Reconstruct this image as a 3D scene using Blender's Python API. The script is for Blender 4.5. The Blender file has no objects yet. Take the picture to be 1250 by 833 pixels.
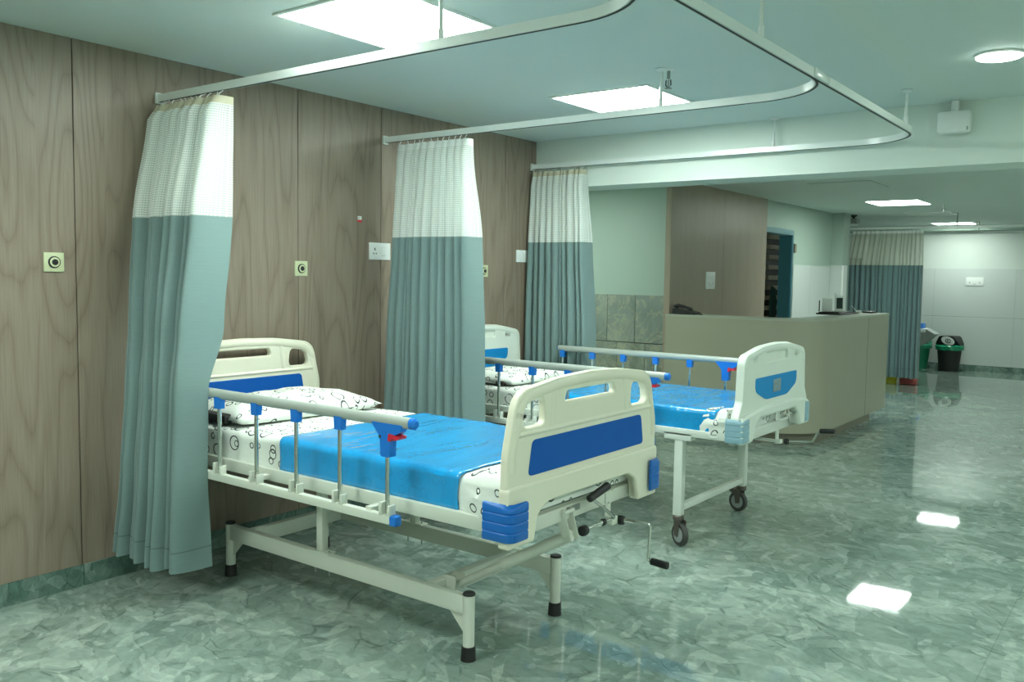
import bpy, bmesh, math, random
from mathutils import Vector, Matrix, noise
random.seed(7)
S = bpy.context.scene
C = S.collection
PI = math.pi

# ---------------------------------------------------------------- camera
cam_d = bpy.data.cameras.new('camera'); cam = bpy.data.objects.new('camera', cam_d); C.objects.link(cam)
F = Vector((-0.59949914, 0.79688464, -0.07467032)); Rr = Vector((0.79830979, 0.60204237, 0.01569947)); U = Vector((-0.05746536, 0.05019823, 0.99708469))
cam.matrix_world = Matrix(((Rr.x, U.x, -F.x, 3.93514531), (Rr.y, U.y, -F.y, 0), (Rr.z, U.z, -F.z, 1.45468142), (0, 0, 0, 1)))
cam_d.sensor_width = 36; cam_d.lens = 1074.42 / 1250 * 36; cam_d.clip_start = 0.02
S.camera = cam
S.view_settings.view_transform = 'Standard'; S.view_settings.look = 'None'; S.view_settings.gamma = 1
S.view_settings.use_curve_mapping = False
S.view_settings.exposure = 1.36
w = bpy.data.worlds.new('world'); S.world = w; w.use_nodes = True
w.node_tree.nodes['Background'].inputs[0].default_value = (0.6, 0.8, 0.72, 1); w.node_tree.nodes['Background'].inputs[1].default_value = 0.1
LIGHT = (0.88, 1.0, 0.92); PANEL = 13.0          # colour and strength of the ceiling lamps
H1, H2, YB, HB = 2.463, 2.377, 5.50, 2.12        # ceilings, beam

# ---------------------------------------------------------------- materials
class NT:
    def __init__(s, name):
        s.m = bpy.data.materials.new(name); s.m.use_nodes = True; s.t = s.m.node_tree
        s.b = s.t.nodes['Principled BSDF']; s.out = s.t.nodes['Material Output']
    def n(s, typ, **k):
        nd = s.t.nodes.new(typ)
        for a, v in k.items():
            if a.startswith('i_'):
                key = a[2:]
                key = int(key) if key.isdigit() else key.replace('_', ' ')
                s.inp(nd, key, v)
            else: setattr(nd, a, v)
        return nd
    def inp(s, nd, key, v):
        if isinstance(v, bpy.types.NodeSocket): s.t.links.new(v, nd.inputs[key])
        else: nd.inputs[key].default_value = v
    def math(s, op, a, b=None, c=None, clamp=False):
        nd = s.n('ShaderNodeMath', operation=op, use_clamp=clamp)
        s.inp(nd, 0, a)
        if b is not None: s.inp(nd, 1, b)
        if c is not None: s.inp(nd, 2, c)
        return nd.outputs[0]
    def mix(s, f, a, b, mode='MIX'):
        nd = s.n('ShaderNodeMix', data_type='RGBA', blend_type=mode)
        s.inp(nd, 0, f); s.inp(nd, 6, c4(a)); s.inp(nd, 7, c4(b)); return nd.outputs[2]
    def ramp(s, f, stops):
        nd = s.n('ShaderNodeValToRGB'); s.inp(nd, 0, f); e = nd.color_ramp.elements
        while len(e) < len(stops): e.new(0.5)
        for q, (p, c) in zip(e, stops): q.position = p; q.color = c4(c) if not isinstance(c, (int, float)) else (c, c, c, 1)
        return nd.outputs[0]
    def co(s, which='Object', scale=(1, 1, 1), loc=(0, 0, 0), rot=(0, 0, 0)):
        tc = s.n('ShaderNodeTexCoord'); mp = s.n('ShaderNodeMapping', i_Scale=scale, i_Location=loc, i_Rotation=rot)
        s.t.links.new(tc.outputs[which], mp.inputs[0]); return mp.outputs[0]
    def noise(s, vec, scale=5, detail=3, rough=.5, dist=0, dim='3D'):
        nd = s.n('ShaderNodeTexNoise', noise_dimensions=dim, i_Vector=vec, i_Scale=scale, i_Detail=detail, i_Roughness=rough, i_Distortion=dist)
        return nd.outputs[0]
    def bump(s, h, strength=.3, dist=.01):
        nd = s.n('ShaderNodeBump', i_Strength=strength, i_Distance=dist, i_Height=h); s.t.links.new(nd.outputs[0], s.b.inputs['Normal']); return nd
    def set(s, **k):
        for a, v in k.items(): s.inp(s.b, a.replace('_', ' '), c4(v) if isinstance(v, tuple) and len(v) == 3 else v)
        return s.m
def c4(c): return (*c, 1) if isinstance(c, tuple) and len(c) == 3 else c
def plain(name, col, rough=.5, metal=0, var=.06, scale=18, bump=0, spec=.5, **k):
    t = NT(name); v = t.noise(t.co(), scale, 3)
    f = t.math('MULTIPLY_ADD', v, var * 2, 1 - var)
    cc = t.n('ShaderNodeVectorMath', operation='SCALE', i_0=col, i_Scale=f)
    t.inp(t.b, 'Base Color', cc.outputs[0])
    if bump: t.bump(t.noise(t.co(), scale * 14, 2), bump, .001)
    return t.set(Roughness=rough, Metallic=metal, Specular_IOR_Level=spec, **k)
M = {}
M['ceiling'] = plain('ceiling_paint', (.66, .75, .71), .6, var=.02, scale=2)
M['wallgreen'] = plain('green_wall_paint', (.36, .46, .395), .5, var=.03, scale=2)
M['wallwhite'] = plain('white_wall_paint', (.60, .66, .61), .5, var=.02, scale=2)
M['walltile'] = plain('pale_wall_tile', (.57, .62, .59), .25, var=.02, scale=3)
M['white'] = plain('white_plastic', (.80, .83, .80), .35, var=.02)
M['rail'] = plain('white_lacquered_aluminium', (.80, .85, .81), .22, var=.02)
M['dark'] = plain('black_rubber', (.015, .015, .015), .5)
M['slot'] = plain('dark_slot', (.03, .04, .035), .7)
M['frame'] = plain('cream_powder_coat', (.66, .69, .60), .32, var=.03)
M['framew'] = plain('white_powder_coat', (.72, .77, .70), .32, var=.03)
M['cream'] = plain('cream_moulded_plastic', (.80, .78, .63), .3, var=.025, scale=6)
M['whitep'] = plain('white_moulded_plastic', (.76, .82, .74), .3, var=.025, scale=6)
M['blue'] = plain('royal_blue_plastic', (.001, .095, .42), .5, spec=.25, var=.04)
M['blue2'] = plain('sky_blue_plastic', (.006, .25, .60), .45, var=.05, spec=.3)
M['bluecap'] = plain('bright_blue_plastic', (.008, .18, .66), .3, var=.03)
M['bumper'] = plain('blue_bumper_plastic', (.006, .135, .50), .35, var=.04)
M['paleblue'] = plain('pale_blue_plastic', (.28, .46, .55), .3, var=.08, scale=30)
M['red'] = plain('red_plastic', (.65, .02, .04), .35)
M['alu'] = plain('brushed_aluminium', (.46, .51, .47), .4, metal=.25, var=.05, scale=40)
M['chrome'] = plain('chrome_steel', (.62, .64, .60), .16, metal=1, var=.03)
M['caster'] = plain('brown_grey_steel', (.15, .13, .11), .4, metal=.5, var=.15)
M['tyre'] = plain('grey_rubber_tyre', (.06, .06, .055), .55)
M['hub'] = plain('grey_wheel_hub', (.35, .38, .37), .4)
M['counter'] = plain('beige_laminate', (.36, .355, .265), .38, var=.03, scale=3)
M['countertop'] = plain('grey_beige_counter_edge', (.40, .42, .34), .3, var=.03)
M['kick'] = plain('grey_kick_plate', (.20, .19, .14), .4)
M['ivory'] = plain('ivory_plate', (.62, .66, .42), .35, var=.02)
M['bluedoor'] = plain('blue_painted_door_frame', (.035, .13, .17), .35, var=.1, scale=8)
M['bluealu'] = plain('pale_blue_lintel', (.20, .33, .36), .3, metal=.3)
M['darkbrown'] = plain('dark_brown_board', (.025, .018, .014), .6)
M['tan'] = plain('tan_wood_slat', (.60, .47, .36), .5, var=.15)
M['teal'] = plain('teal_cloth', (.05, .12, .11), .8)
M['green'] = plain('green_bin_plastic', (.01, .22, .12), .4)
M['liner'] = plain('green_bin_liner', (.01, .26, .13), .25, var=.2, scale=30)
M['yellow'] = plain('yellow_bin_plastic', (.55, .52, .04), .4)
M['pink'] = plain('red_tub_plastic', (.50, .10, .09), .4)
M['grey'] = plain('grey_plastic', (.35, .38, .36), .45)
M['greymetal'] = plain('grey_metal', (.30, .33, .30), .4, metal=.6)
M['screen'] = plain('dark_glass', (.03, .05, .045), .12)
M['void'] = plain('dark_wall_core_paint', (.08, .08, .07), .8)  # dark core of the left wall behind the laminate panels
M['tape'] = plain('cream_heading_tape', (.55, .52, .38), .8)
M['residue'] = plain('grey_glue_residue', (.22, .30, .33), .6, var=.4, scale=90)
M['offpanel'] = plain('unlit_lamp_diffuser', (.60, .68, .63), .4, var=.02)
M['beam'] = plain('pale_green_beam_paint', (.72, .80, .73), .5, var=.02, scale=2)

def emit(name, col, st):
    t = NT(name); e = t.n('ShaderNodeEmission', i_Color=c4(col), i_Strength=st)
    t.t.links.new(e.outputs[0], t.out.inputs[0]); return t.m
M['lamp'] = emit('lamp_diffuser', LIGHT, PANEL)
M['lampround'] = emit('round_lamp_diffuser', LIGHT, PANEL * 1.1)

def wood(name, a, b, c, k=1.0):
    t = NT(name)
    oi = t.n('ShaderNodeObjectInfo')
    tc = t.n('ShaderNodeTexCoord'); sp = t.n('ShaderNodeSeparateXYZ'); t.t.links.new(tc.outputs['Object'], sp.inputs[0])
    hor = t.math('ADD', sp.outputs[0], sp.outputs[1])
    strip = t.math('FLOOR', t.math('MULTIPLY', hor, 3.3))
    wn = t.n('ShaderNodeTexWhiteNoise', noise_dimensions='1D'); t.inp(wn, 'W', t.math('ADD', strip, .5))
    off = t.math('MULTIPLY', wn.outputs[0], 23.0)
    cb = t.n('ShaderNodeCombineXYZ'); t.inp(cb, 0, t.math('MULTIPLY', hor, 4.6)); t.inp(cb, 1, t.math('ADD', t.math('MULTIPLY', sp.outputs[2], .62), off)); t.inp(cb, 2, off)
    n1 = t.noise(cb.outputs[0], 1.0, 1.5, .45)
    rings = t.math('MULTIPLY_ADD', t.math('POWER', t.math('ABSOLUTE', t.math('SINE', t.math('MULTIPLY', n1, 34.0))), .45), 2.0, -1.35)
    cb2 = t.n('ShaderNodeCombineXYZ'); t.inp(cb2, 0, t.math('MULTIPLY', hor, 140)); t.inp(cb2, 1, t.math('MULTIPLY', sp.outputs[2], 5.0)); t.inp(cb2, 2, off)
    fine = t.noise(cb2.outputs[0], 1.0, 3, .6)
    cb3 = t.n('ShaderNodeCombineXYZ'); t.inp(cb3, 0, t.math('MULTIPLY', hor, 13)); t.inp(cb3, 1, t.math('MULTIPLY', sp.outputs[2], .25)); t.inp(cb3, 2, off)
    band = t.noise(cb3.outputs[0], 1.0, 2, .5)
    f = t.math('MULTIPLY_ADD', rings, .17 * k, .5)
    f = t.math('ADD', f, t.math('MULTIPLY', t.math('SUBTRACT', fine, .5), .5))
    f = t.math('ADD', f, t.math('MULTIPLY', t.math('SUBTRACT', band, .5), .22))
    f = t.math('ADD', f, t.math('MULTIPLY', t.math('SUBTRACT', wn.outputs[0], .5), .10))
    t.inp(t.b, 'Base Color', t.ramp(f, [(.1, a), (.5, b), (.9, c)]))
    t.bump(fine, .12, .001)
    return t.set(Roughness=.42, Specular_IOR_Level=.4)
M['wood'] = wood('grey_brown_wood_laminate', (.160, .122, .088), (.255, .204, .152), (.345, .285, .225))
M['wood2'] = wood('fine_grained_brown_laminate', (.25, .205, .155), (.34, .28, .215), (.43, .365, .285), .12)

def marble(name, cols, rough, sc=1.0, wavy=0.0, seam=None):
    t = NT(name)
    base = t.co(scale=(sc, sc, sc))
    wob = t.n('ShaderNodeTexNoise', i_Vector=base, i_Scale=2.2, i_Detail=2.0, i_Roughness=.5)
    sub = t.n('ShaderNodeVectorMath', operation='SUBTRACT', i_0=wob.outputs[1], i_1=(.5, .5, .5))
    scl = t.n('ShaderNodeVectorMath', operation='SCALE', i_0=sub.outputs[0], i_Scale=.30)
    v = t.n('ShaderNodeVectorMath', operation='ADD', i_0=base, i_1=scl.outputs[0]).outputs[0]
    big = t.noise(base, 1.3, 6, .62, .6)
    cur = t.ramp(big, [(.25, cols[0]), (.5, cols[1]), (.72, cols[2])])
    k = 0
    for s_, th, amt, ang, st_ in ((2.6, .74, .55, .7, 2.0), (5.0, .80, .75, -.3, 2.8), (9., .82, .85, 1.4, 2.4), (19., .88, .9, .4, 2.2)):
        rv = t.n('ShaderNodeVectorRotate', rotation_type='Z_AXIS', i_Vector=v, i_Angle=ang).outputs[0]
        st = t.n('ShaderNodeMapping', i_Vector=rv, i_Scale=(1, st_, 1), i_Location=(k * 3.1, k, k)).outputs[0]; k += 1
        vo = t.n('ShaderNodeTexVoronoi', i_Vector=st, i_Scale=s_)
        sep = t.n('ShaderNodeSeparateColor'); t.t.links.new(vo.outputs['Color'], sep.inputs[0])
        gr = t.math('MULTIPLY_ADD', t.noise(st, s_ * 2.2, 4, .65), 1.6, -.1, clamp=True)
        mr = t.n('ShaderNodeMapRange', i_Value=sep.outputs[0]); mr.inputs[1].default_value = th; mr.inputs[2].default_value = th + .10
        cur = t.mix(t.math('MULTIPLY', t.math('MULTIPLY', mr.outputs[0], gr), amt * .6), cur, cols[3])
        m3 = t.n('ShaderNodeMapRange', i_Value=sep.outputs[1]); m3.inputs[1].default_value = .30; m3.inputs[2].default_value = .12
        cur = t.mix(t.math('MULTIPLY', t.math('MULTIPLY', m3.outputs[0], gr), .30), cur, cols[4])
        if s_ < 8:
            ve = t.n('ShaderNodeTexVoronoi', feature='DISTANCE_TO_EDGE', i_Vector=st, i_Scale=s_)
            l_ = t.n('ShaderNodeMapRange', i_Value=ve.outputs[0]); l_.inputs[1].default_value = .035; l_.inputs[2].default_value = .0
            brk = t.n('ShaderNodeMapRange', i_Value=t.noise(base, 4.3 + k, 3, .6)); brk.inputs[1].default_value = .50; brk.inputs[2].default_value = .62
            cur = t.mix(t.math('MULTIPLY', t.math('MULTIPLY', l_.outputs[0], brk.outputs[0]), .75), cur, cols[4])
    mot = t.noise(base, 16, 6, .7)
    sc_ = t.n('ShaderNodeVectorMath', operation='SCALE', i_0=cur, i_Scale=t.math('MULTIPLY_ADD', mot, .7, .65)); cur = sc_.outputs[0]
    if seam:
        sp = t.n('ShaderNodeSeparateXYZ'); tc = t.n('ShaderNodeTexCoord'); t.t.links.new(tc.outputs['Object'], sp.inputs[0])
        d = t.math('LESS_THAN', t.math('ABSOLUTE', t.math('SUBTRACT', sp.outputs[0], seam)), .002)
        cur = t.mix(t.math('MULTIPLY', d, .4), cur, cols[4])
    t.inp(t.b, 'Base Color', cur)
    if wavy:
        h = t.noise(t.co(scale=(1, 1, 1)), 2.6, 3, .55)
        t.bump(h, wavy, .02)
    return t.set(Roughness=rough)
M['floor'] = marble('polished_green_marble', [(.175, .25, .215), (.25, .33, .285), (.325, .41, .36), (.50, .585, .52), (.085, .13, .11)], .035, 1.0, .03, 3.43)
M['basem'] = marble('green_marble_skirting', [(.05, .10, .08), (.11, .19, .155), (.20, .29, .25), (.33, .43, .38), (.03, .06, .05)], .2, 1.3)
t = NT('grey_green_marble_wall_tile')
oi = t.n('ShaderNodeObjectInfo'); sh = t.n('ShaderNodeVectorMath', operation='SCALE', i_0=(11.0, 7.0, 5.0), i_Scale=oi.outputs['Random'])
v = t.n('ShaderNodeVectorMath', operation='ADD', i_0=t.co(), i_1=sh.outputs[0]).outputs[0]
n1 = t.noise(v, 2.4, 6, .6, 1.2)
vein = t.math('ABSOLUTE', t.math('SUBTRACT', t.noise(v, 3.3, 5, .62, 1.5), .5))
vr = t.n('ShaderNodeMapRange', i_Value=vein); vr.inputs[1].default_value = .03; vr.inputs[2].default_value = 0.0
base_ = t.ramp(n1, [(.3, (.15, .17, .13)), (.5, (.25, .28, .23)), (.7, (.36, .38, .29))])
base_ = t.mix(t.math('MULTIPLY', oi.outputs['Random'], .45), base_, (.20, .25, .25))
t.inp(t.b, 'Base Color', t.mix(t.math('MULTIPLY', vr.outputs[0], .6), base_, (.44, .42, .28)))
M['walmarble'] = t.set(Roughness=.28)

def circles(name, base, line, strength, rough=.8, blue=False):
    t = NT(name); uv = t.co('UV')
    cur = base if isinstance(base, tuple) else base
    tot = None
    for sc, off, r0, r1, wd, dens in ((9.5, 0, .16, .30, .038, .30), (17.0, 5.3, .15, .28, .06, .50)):
        vec = t.n('ShaderNodeMapping', i_Vector=uv, i_Location=(off, off, 0)).outputs[0]
        vo = t.n('ShaderNodeTexVoronoi', voronoi_dimensions='2D', i_Vector=vec, i_Scale=sc, i_Randomness=.72)
        sep = t.n('ShaderNodeSeparateColor'); t.t.links.new(vo.outputs['Color'], sep.inputs[0])
        r = t.math('MULTIPLY_ADD', sep.outputs[0], r1 - r0, r0)
        wv = t.math('MULTIPLY_ADD', t.noise(vec, sc * 1.6, 1), wd * 1.2, wd * .1)
        ring = t.math('LESS_THAN', t.math('ABSOLUTE', t.math('SUBTRACT', vo.outputs['Distance'], r)), wv)
        ring = t.math('MULTIPLY', ring, t.math('GREATER_THAN', sep.outputs[1], dens))
        tot = ring if tot is None else t.math('MAXIMUM', tot, ring)
    t.inp(t.b, 'Base Color', t.mix(t.math('MULTIPLY', tot, strength), base, line))
    return t, uv
t, uv = circles('white_cotton_with_black_rings', (.82, .86, .80), (.02, .03, .03), .95)
t.bump(t.noise(t.n('ShaderNodeMapping', i_Vector=uv, i_Scale=(2, 5, 1), i_Rotation=(0, 0, .5)).outputs[0], 2.5, 3), .35, .02); M['rings'] = t.set(Roughness=.8, Specular_IOR_Level=.2)
t, uv = circles('blue_rubber_sheet', (.003, .32, .72), (.003, .19, .46), .35)
cr = t.n('ShaderNodeMapping', i_Vector=uv, i_Scale=(5, .9, 1), i_Rotation=(0, 0, .25)).outputs[0]
h = t.math('ABSOLUTE', t.math('SUBTRACT', t.noise(cr, 1.3, 3, .5, .5), .5))
t.bump(h, .6, .035); M['bluesheet'] = t.set(Roughness=.22, Specular_IOR_Level=.7, Coat_Weight=.4, Coat_Roughness=.15)

def fabric(name, col, rough=.75):
    t = NT(name); uv = t.co('UV')
    v = t.noise(t.n('ShaderNodeMapping', i_Vector=uv, i_Scale=(3, 60, 1)).outputs[0], 4, 2)
    v2 = t.noise(t.n('ShaderNodeMapping', i_Vector=uv, i_Scale=(260, 260, 1)).outputs[0], 2, 1)
    cc = t.n('ShaderNodeVectorMath', operation='SCALE', i_0=col, i_Scale=t.math('MULTIPLY_ADD', v, .2, .9))
    sp = t.n('ShaderNodeSeparateXYZ'); t.t.links.new(uv, sp.inputs[0])
    seam = t.math('LESS_THAN', t.math('ABSOLUTE', t.math('SUBTRACT', sp.outputs[1], .245)), .0035)
    t.inp(t.b, 'Base Color', t.mix(t.math('MULTIPLY', seam, .45), cc.outputs[0], (.03, .06, .06)))
    t.bump(v2, .15, .001)
    m = t.set(Roughness=rough, Sheen_Weight=.25, Specular_IOR_Level=.3)
    tr = t.n('ShaderNodeBsdfTranslucent', i_Color=c4(col)); mx = t.n('ShaderNodeMixShader', i_0=.12)
    t.t.links.new(t.b.outputs[0], mx.inputs[1]); t.t.links.new(tr.outputs[0], mx.inputs[2]); t.t.links.new(mx.outputs[0], t.out.inputs[0])
    return m
M['fabric'] = fabric('grey_teal_curtain_fabric', (.20, .295, .285))
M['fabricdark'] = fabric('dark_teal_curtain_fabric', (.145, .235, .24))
def net(name, col, openness, rows=92, cols=85):
    t = NT(name); uv = t.co('UV'); sp = t.n('ShaderNodeSeparateXYZ'); t.t.links.new(uv, sp.inputs[0])
    def bars(x, n, w): return t.math('LESS_THAN', t.math('FRACT', t.math('MULTIPLY', x, n)), w)
    hole = t.math('SUBTRACT', 1.0, t.math('MAXIMUM', bars(sp.outputs[1], rows, .42), bars(sp.outputs[0], cols, .30)))
    t.inp(t.b, 'Base Color', c4(col)); t.set(Roughness=.8, Specular_IOR_Level=.1)
    trl = t.n('ShaderNodeBsdfTranslucent', i_Color=c4(col)); m1 = t.n('ShaderNodeMixShader', i_0=.35)
    t.t.links.new(t.b.outputs[0], m1.inputs[1]); t.t.links.new(trl.outputs[0], m1.inputs[2])
    tp = t.n('ShaderNodeBsdfTransparent'); m2 = t.n('ShaderNodeMixShader', i_0=t.math('MULTIPLY_ADD', hole, openness, .06))
    t.t.links.new(m1.outputs[0], m2.inputs[1]); t.t.links.new(tp.outputs[0], m2.inputs[2]); t.t.links.new(m2.outputs[0], t.out.inputs[0])
    return t.m
M['net'] = net('white_net_fabric', (.90, .94, .90), .34)
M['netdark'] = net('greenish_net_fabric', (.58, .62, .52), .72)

# ---------------------------------------------------------------- mesh helpers
class MB:
    def __init__(s): s.bm = bmesh.new(); s.uv = None
    def box(s, a, b, bev=0, seg=2):
        a = Vector(a); b = Vector(b); lo = Vector(map(min, a, b)); hi = Vector(map(max, a, b))
        r = bmesh.ops.create_cube(s.bm, size=1, matrix=Matrix.Translation((lo + hi) / 2) @ Matrix.Diagonal((*(hi - lo), 1)))
        if bev:
            ed = list({e for v in r['verts'] for e in v.link_edges})
            bmesh.ops.bevel(s.bm, geom=ed, offset=bev, segments=seg, affect='EDGES', profile=.5)
        return s
    def obox(s, c, size, rot=Matrix.Identity(3), bev=0):
        m = Matrix.Translation(c) @ rot.to_4x4() @ Matrix.Diagonal((*size, 1))
        r = bmesh.ops.create_cube(s.bm, size=1, matrix=m)
        if bev:
            ed = list({e for v in r['verts'] for e in v.link_edges})
            bmesh.ops.bevel(s.bm, geom=ed, offset=bev, segments=2, affect='EDGES')
        return s
    def tube(s, pts, r, n=12, cap=True, sx=1, sy=1, closed=False):
        pts = [Vector(p) for p in pts]; rs = r if isinstance(r, (list, tuple)) else [r] * len(pts)
        rings = []; N = len(pts); up = None
        for i, p in enumerate(pts):
            if closed: d = pts[(i + 1) % N] - pts[i - 1]
            else: d = pts[min(i + 1, N - 1)] - pts[max(i - 1, 0)]
            d.normalize()
            ref = Vector((0, 0, 1)) if abs(d.z) < .95 else Vector((1, 0, 0))
            a = d.cross(ref).normalized(); b = a.cross(d).normalized()
            if up is not None and a.dot(up) < 0 and abs(d.z) >= .95: pass
            up = a
            rings.append([s.bm.verts.new(p + a * math.cos(2 * PI * k / n) * rs[i] * sx + b * math.sin(2 * PI * k / n) * rs[i] * sy) for k in range(n)])
        for i in range(N if closed else N - 1):
            A, B = rings[i], rings[(i + 1) % N]
            for k in range(n): s.bm.faces.new((A[k], A[(k + 1) % n], B[(k + 1) % n], B[k]))
        if cap and not closed: s.bm.faces.new(rings[0][::-1]); s.bm.faces.new(rings[-1])
        return s
    def rectsweep(s, pts, wd, ht):
        pts = [Vector(p) for p in pts]; N = len(pts); rings = []
        for i, p in enumerate(pts):
            d = (pts[min(i + 1, N - 1)] - pts[max(i - 1, 0)]).normalized(); a = d.cross(Vector((0, 0, 1))).normalized()
            rings.append([s.bm.verts.new(p + a * x * wd / 2 + Vector((0, 0, z * ht / 2))) for x, z in ((-1, -1), (1, -1), (1, 1), (-1, 1))])
        for i in range(N - 1):
            A, B = rings[i], rings[i + 1]
            for k in range(4): s.bm.faces.new((A[k], A[(k + 1) % 4], B[(k + 1) % 4], B[k]))
        s.bm.faces.new(rings[0][::-1]); s.bm.faces.new(rings[-1]); return s
    def lathe(s, prof, c=(0, 0, 0), n=24, rot=None):
        c = Vector(c); rings = []
        for r, z in prof:
            ring = []
            for k in range(n):
                v = Vector((r * math.cos(2 * PI * k / n), r * math.sin(2 * PI * k / n), z))
                if rot is not None: v = rot @ v
                ring.append(s.bm.verts.new(c + v))
            rings.append(ring)
        for A, B in zip(rings, rings[1:]):
            for k in range(n): s.bm.faces.new((A[k], A[(k + 1) % n], B[(k + 1) % n], B[k]))
        s.bm.faces.new(rings[0][::-1]); s.bm.faces.new(rings[-1]); return s
    def prism(s, poly, axis, a, b):
        def P(u, v, w): return {'x': (w, u, v), 'y': (u, w, v), 'z': (u, v, w)}[axis]
        A = [s.bm.verts.new(P(u, v, a)) for u, v in poly]; B = [s.bm.verts.new(P(u, v, b)) for u, v in poly]; n = len(poly)
        s.bm.faces.new(A[::-1]); s.bm.faces.new(B)
        for k in range(n): s.bm.faces.new((A[k], A[(k + 1) % n], B[(k + 1) % n], B[k]))
        return s
    def mesh(s, name, mat, smooth=False, auto=True):
        bmesh.ops.recalc_face_normals(s.bm, faces=s.bm.faces)
        me = bpy.data.meshes.new(name); s.bm.to_mesh(me); s.bm.free()
        finish(me, mat, smooth, auto); return me
    def obj(s, name, mat, parent=None, smooth=True):
        return link(name, s.mesh(name, mat, smooth), parent)
def finish(me, mat, smooth=True, auto=True):
    me.materials.clear(); me.materials.append(M[mat] if isinstance(mat, str) else mat)
    if smooth:
        me.shade_smooth()
        if auto: me.set_sharp_from_angle(angle=math.radians(38))
def link(name, me, parent=None):
    o = bpy.data.objects.new(name, me); C.objects.link(o)
    if parent is not None: o.parent = parent
    return o
def tag(o, label=None, cat=None, group=None, kind=None):
    if label: o['label'] = label
    if cat: o['category'] = cat
    if group: o['group'] = group
    if kind: o['kind'] = kind
    return o
def thing(name, label, cat, loc=(0, 0, 0), group=None):
    o = bpy.data.objects.new(name, None); C.objects.link(o); o.location = loc; o.empty_display_size = .1
    return tag(o, label, cat, group)
def struct(name, mb, mat, smooth=False, parent=None):
    o = mb.obj(name, mat, parent, smooth)
    if parent is None: o['kind'] = 'structure'
    return o
def rpoly(pts, default=.01, seg=6):
    out = []; n = len(pts)
    for i in range(n):
        p = Vector(pts[i][:2]); a = Vector(pts[i - 1][:2]); b = Vector(pts[(i + 1) % n][:2]); r = pts[i][2] if len(pts[i]) > 2 else default
        da = a - p; db = b - p; la, lb = da.length, db.length; da.normalize(); db.normalize()
        cs = max(-1, min(1, da.dot(db))); ang = math.acos(cs)
        if r <= 0 or ang > PI - .02: out.append(p); continue
        t_ = min(r / math.tan(ang / 2), la * .49, lb * .49)
        p0 = p + da * t_; p1 = p + db * t_
        for k in range(seg + 1):
            q = k / seg; out.append(p0 * (1 - q) ** 2 + p * 2 * q * (1 - q) + p1 * q * q)
    return out
def plate(loops, thick, bev, axis='x', at=0.0):
    """flat plate with holes out of 2D loops, as a fresh mesh; (u,v) -> (y,z) for axis x"""
    cu = bpy.data.curves.new('tmp', 'CURVE'); cu.dimensions = '2D'; cu.fill_mode = 'BOTH'
    cu.extrude = max(thick / 2 - bev, .0005); cu.bevel_depth = bev; cu.bevel_resolution = 2
    cu.offset = -bev
    for lp in loops:
        sp = cu.splines.new('POLY'); sp.points.add(len(lp) - 1); sp.use_cyclic_u = True
        for p, q in zip(sp.points, lp): p.co = (q[0], q[1], 0, 1)
    o = bpy.data.objects.new('tmp', cu); C.objects.link(o)
    dg = bpy.context.evaluated_depsgraph_get(); dg.update()
    me = bpy.data.meshes.new_from_object(o.evaluated_get(dg)); bpy.data.objects.remove(o); bpy.data.curves.remove(cu)
    for v in me.vertices:
        a, b, c = v.co
        v.co = {'x': (at + c, a, b), 'y': (a, at - c, b), 'z': (a, b, at + c)}[axis]
    return me
def merge(mb, me):
    mb.bm.from_mesh(me); bpy.data.meshes.remove(me); return mb
def dup(root, loc=None, label=None, group=None):
    r = root.copy(); C.objects.link(r)
    if loc is not None: r.location = loc
    if label: r['label'] = label
    if group: r['group'] = group
    for ch in list(root.children):
        c = ch.copy(); C.objects.link(c); c.parent = r
        for g in list(ch.children):
            d = g.copy(); C.objects.link(d); d.parent = c
    return r
def RX(a): return Matrix.Rotation(a, 3, 'X')
def RY(a): return Matrix.Rotation(a, 3, 'Y')
def RZ(a): return Matrix.Rotation(a, 3, 'Z')

# ---------------------------------------------------------------- room shell
XR, YN, YF, XL = 6.4, -3.6, 16.1, -1.8
struct('floor', MB().box((XL - .1, YN - .1, -.1), (XR + .1, YF + .1, 0)), 'floor')
struct('ceiling', MB().box((-.1, YN - .1, H1), (XR + .1, YB + .02, H1 + .12)), 'ceiling')
struct('ceiling', MB().box((XL - .1, YB + .30, H2), (XR + .1, YF + .1, H2 + .15)), 'ceiling')
b = struct('trim_1', MB().box((-.001, YB, HB), (XR, YB + .30, H1 + .05)), 'beam')
struct('trim_1_edge', MB().box((-.0, YB - .006, HB - .012), (XR, YB + .30, HB)), 'beam', parent=b)
# left wall clad in laminate panels
wl = struct('wall_left', MB().box((-.16, YN, 0), (-.018, YB + .12, H1 + .05)), 'void')
ys = [-3.6, -3.02, -1.77, -.52, .73, 1.98, 3.229, 3.869, 4.494, 5.12, YB + .12]
for a, c in zip(ys, ys[1:]):
    MB().box((-.018, a + .0022, .10), (0, c - .0022, H1), .0012, 1).obj('wall_panel', 'wood', wl)
struct('panel_end', MB().box((-.16, YB + .12, .0), (0, YB + .135, HB + .3)), 'wood', parent=wl)
bl = struct('baseboard_left', MB().box((-.02, YN, 0), (-.012, YB + .12, .099)), 'slot')
for a, c in zip([-3.6, -1.0, 0.5, 1.985, 3.2, 4.4], [-1.0, 0.5, 1.985, 3.2, 4.4, YB + .12]):
    MB().box((-.014, a + .0015, 0), (.004, c - .0015, .10), .001, 1).obj('skirting_tile', 'basem', bl)
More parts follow.
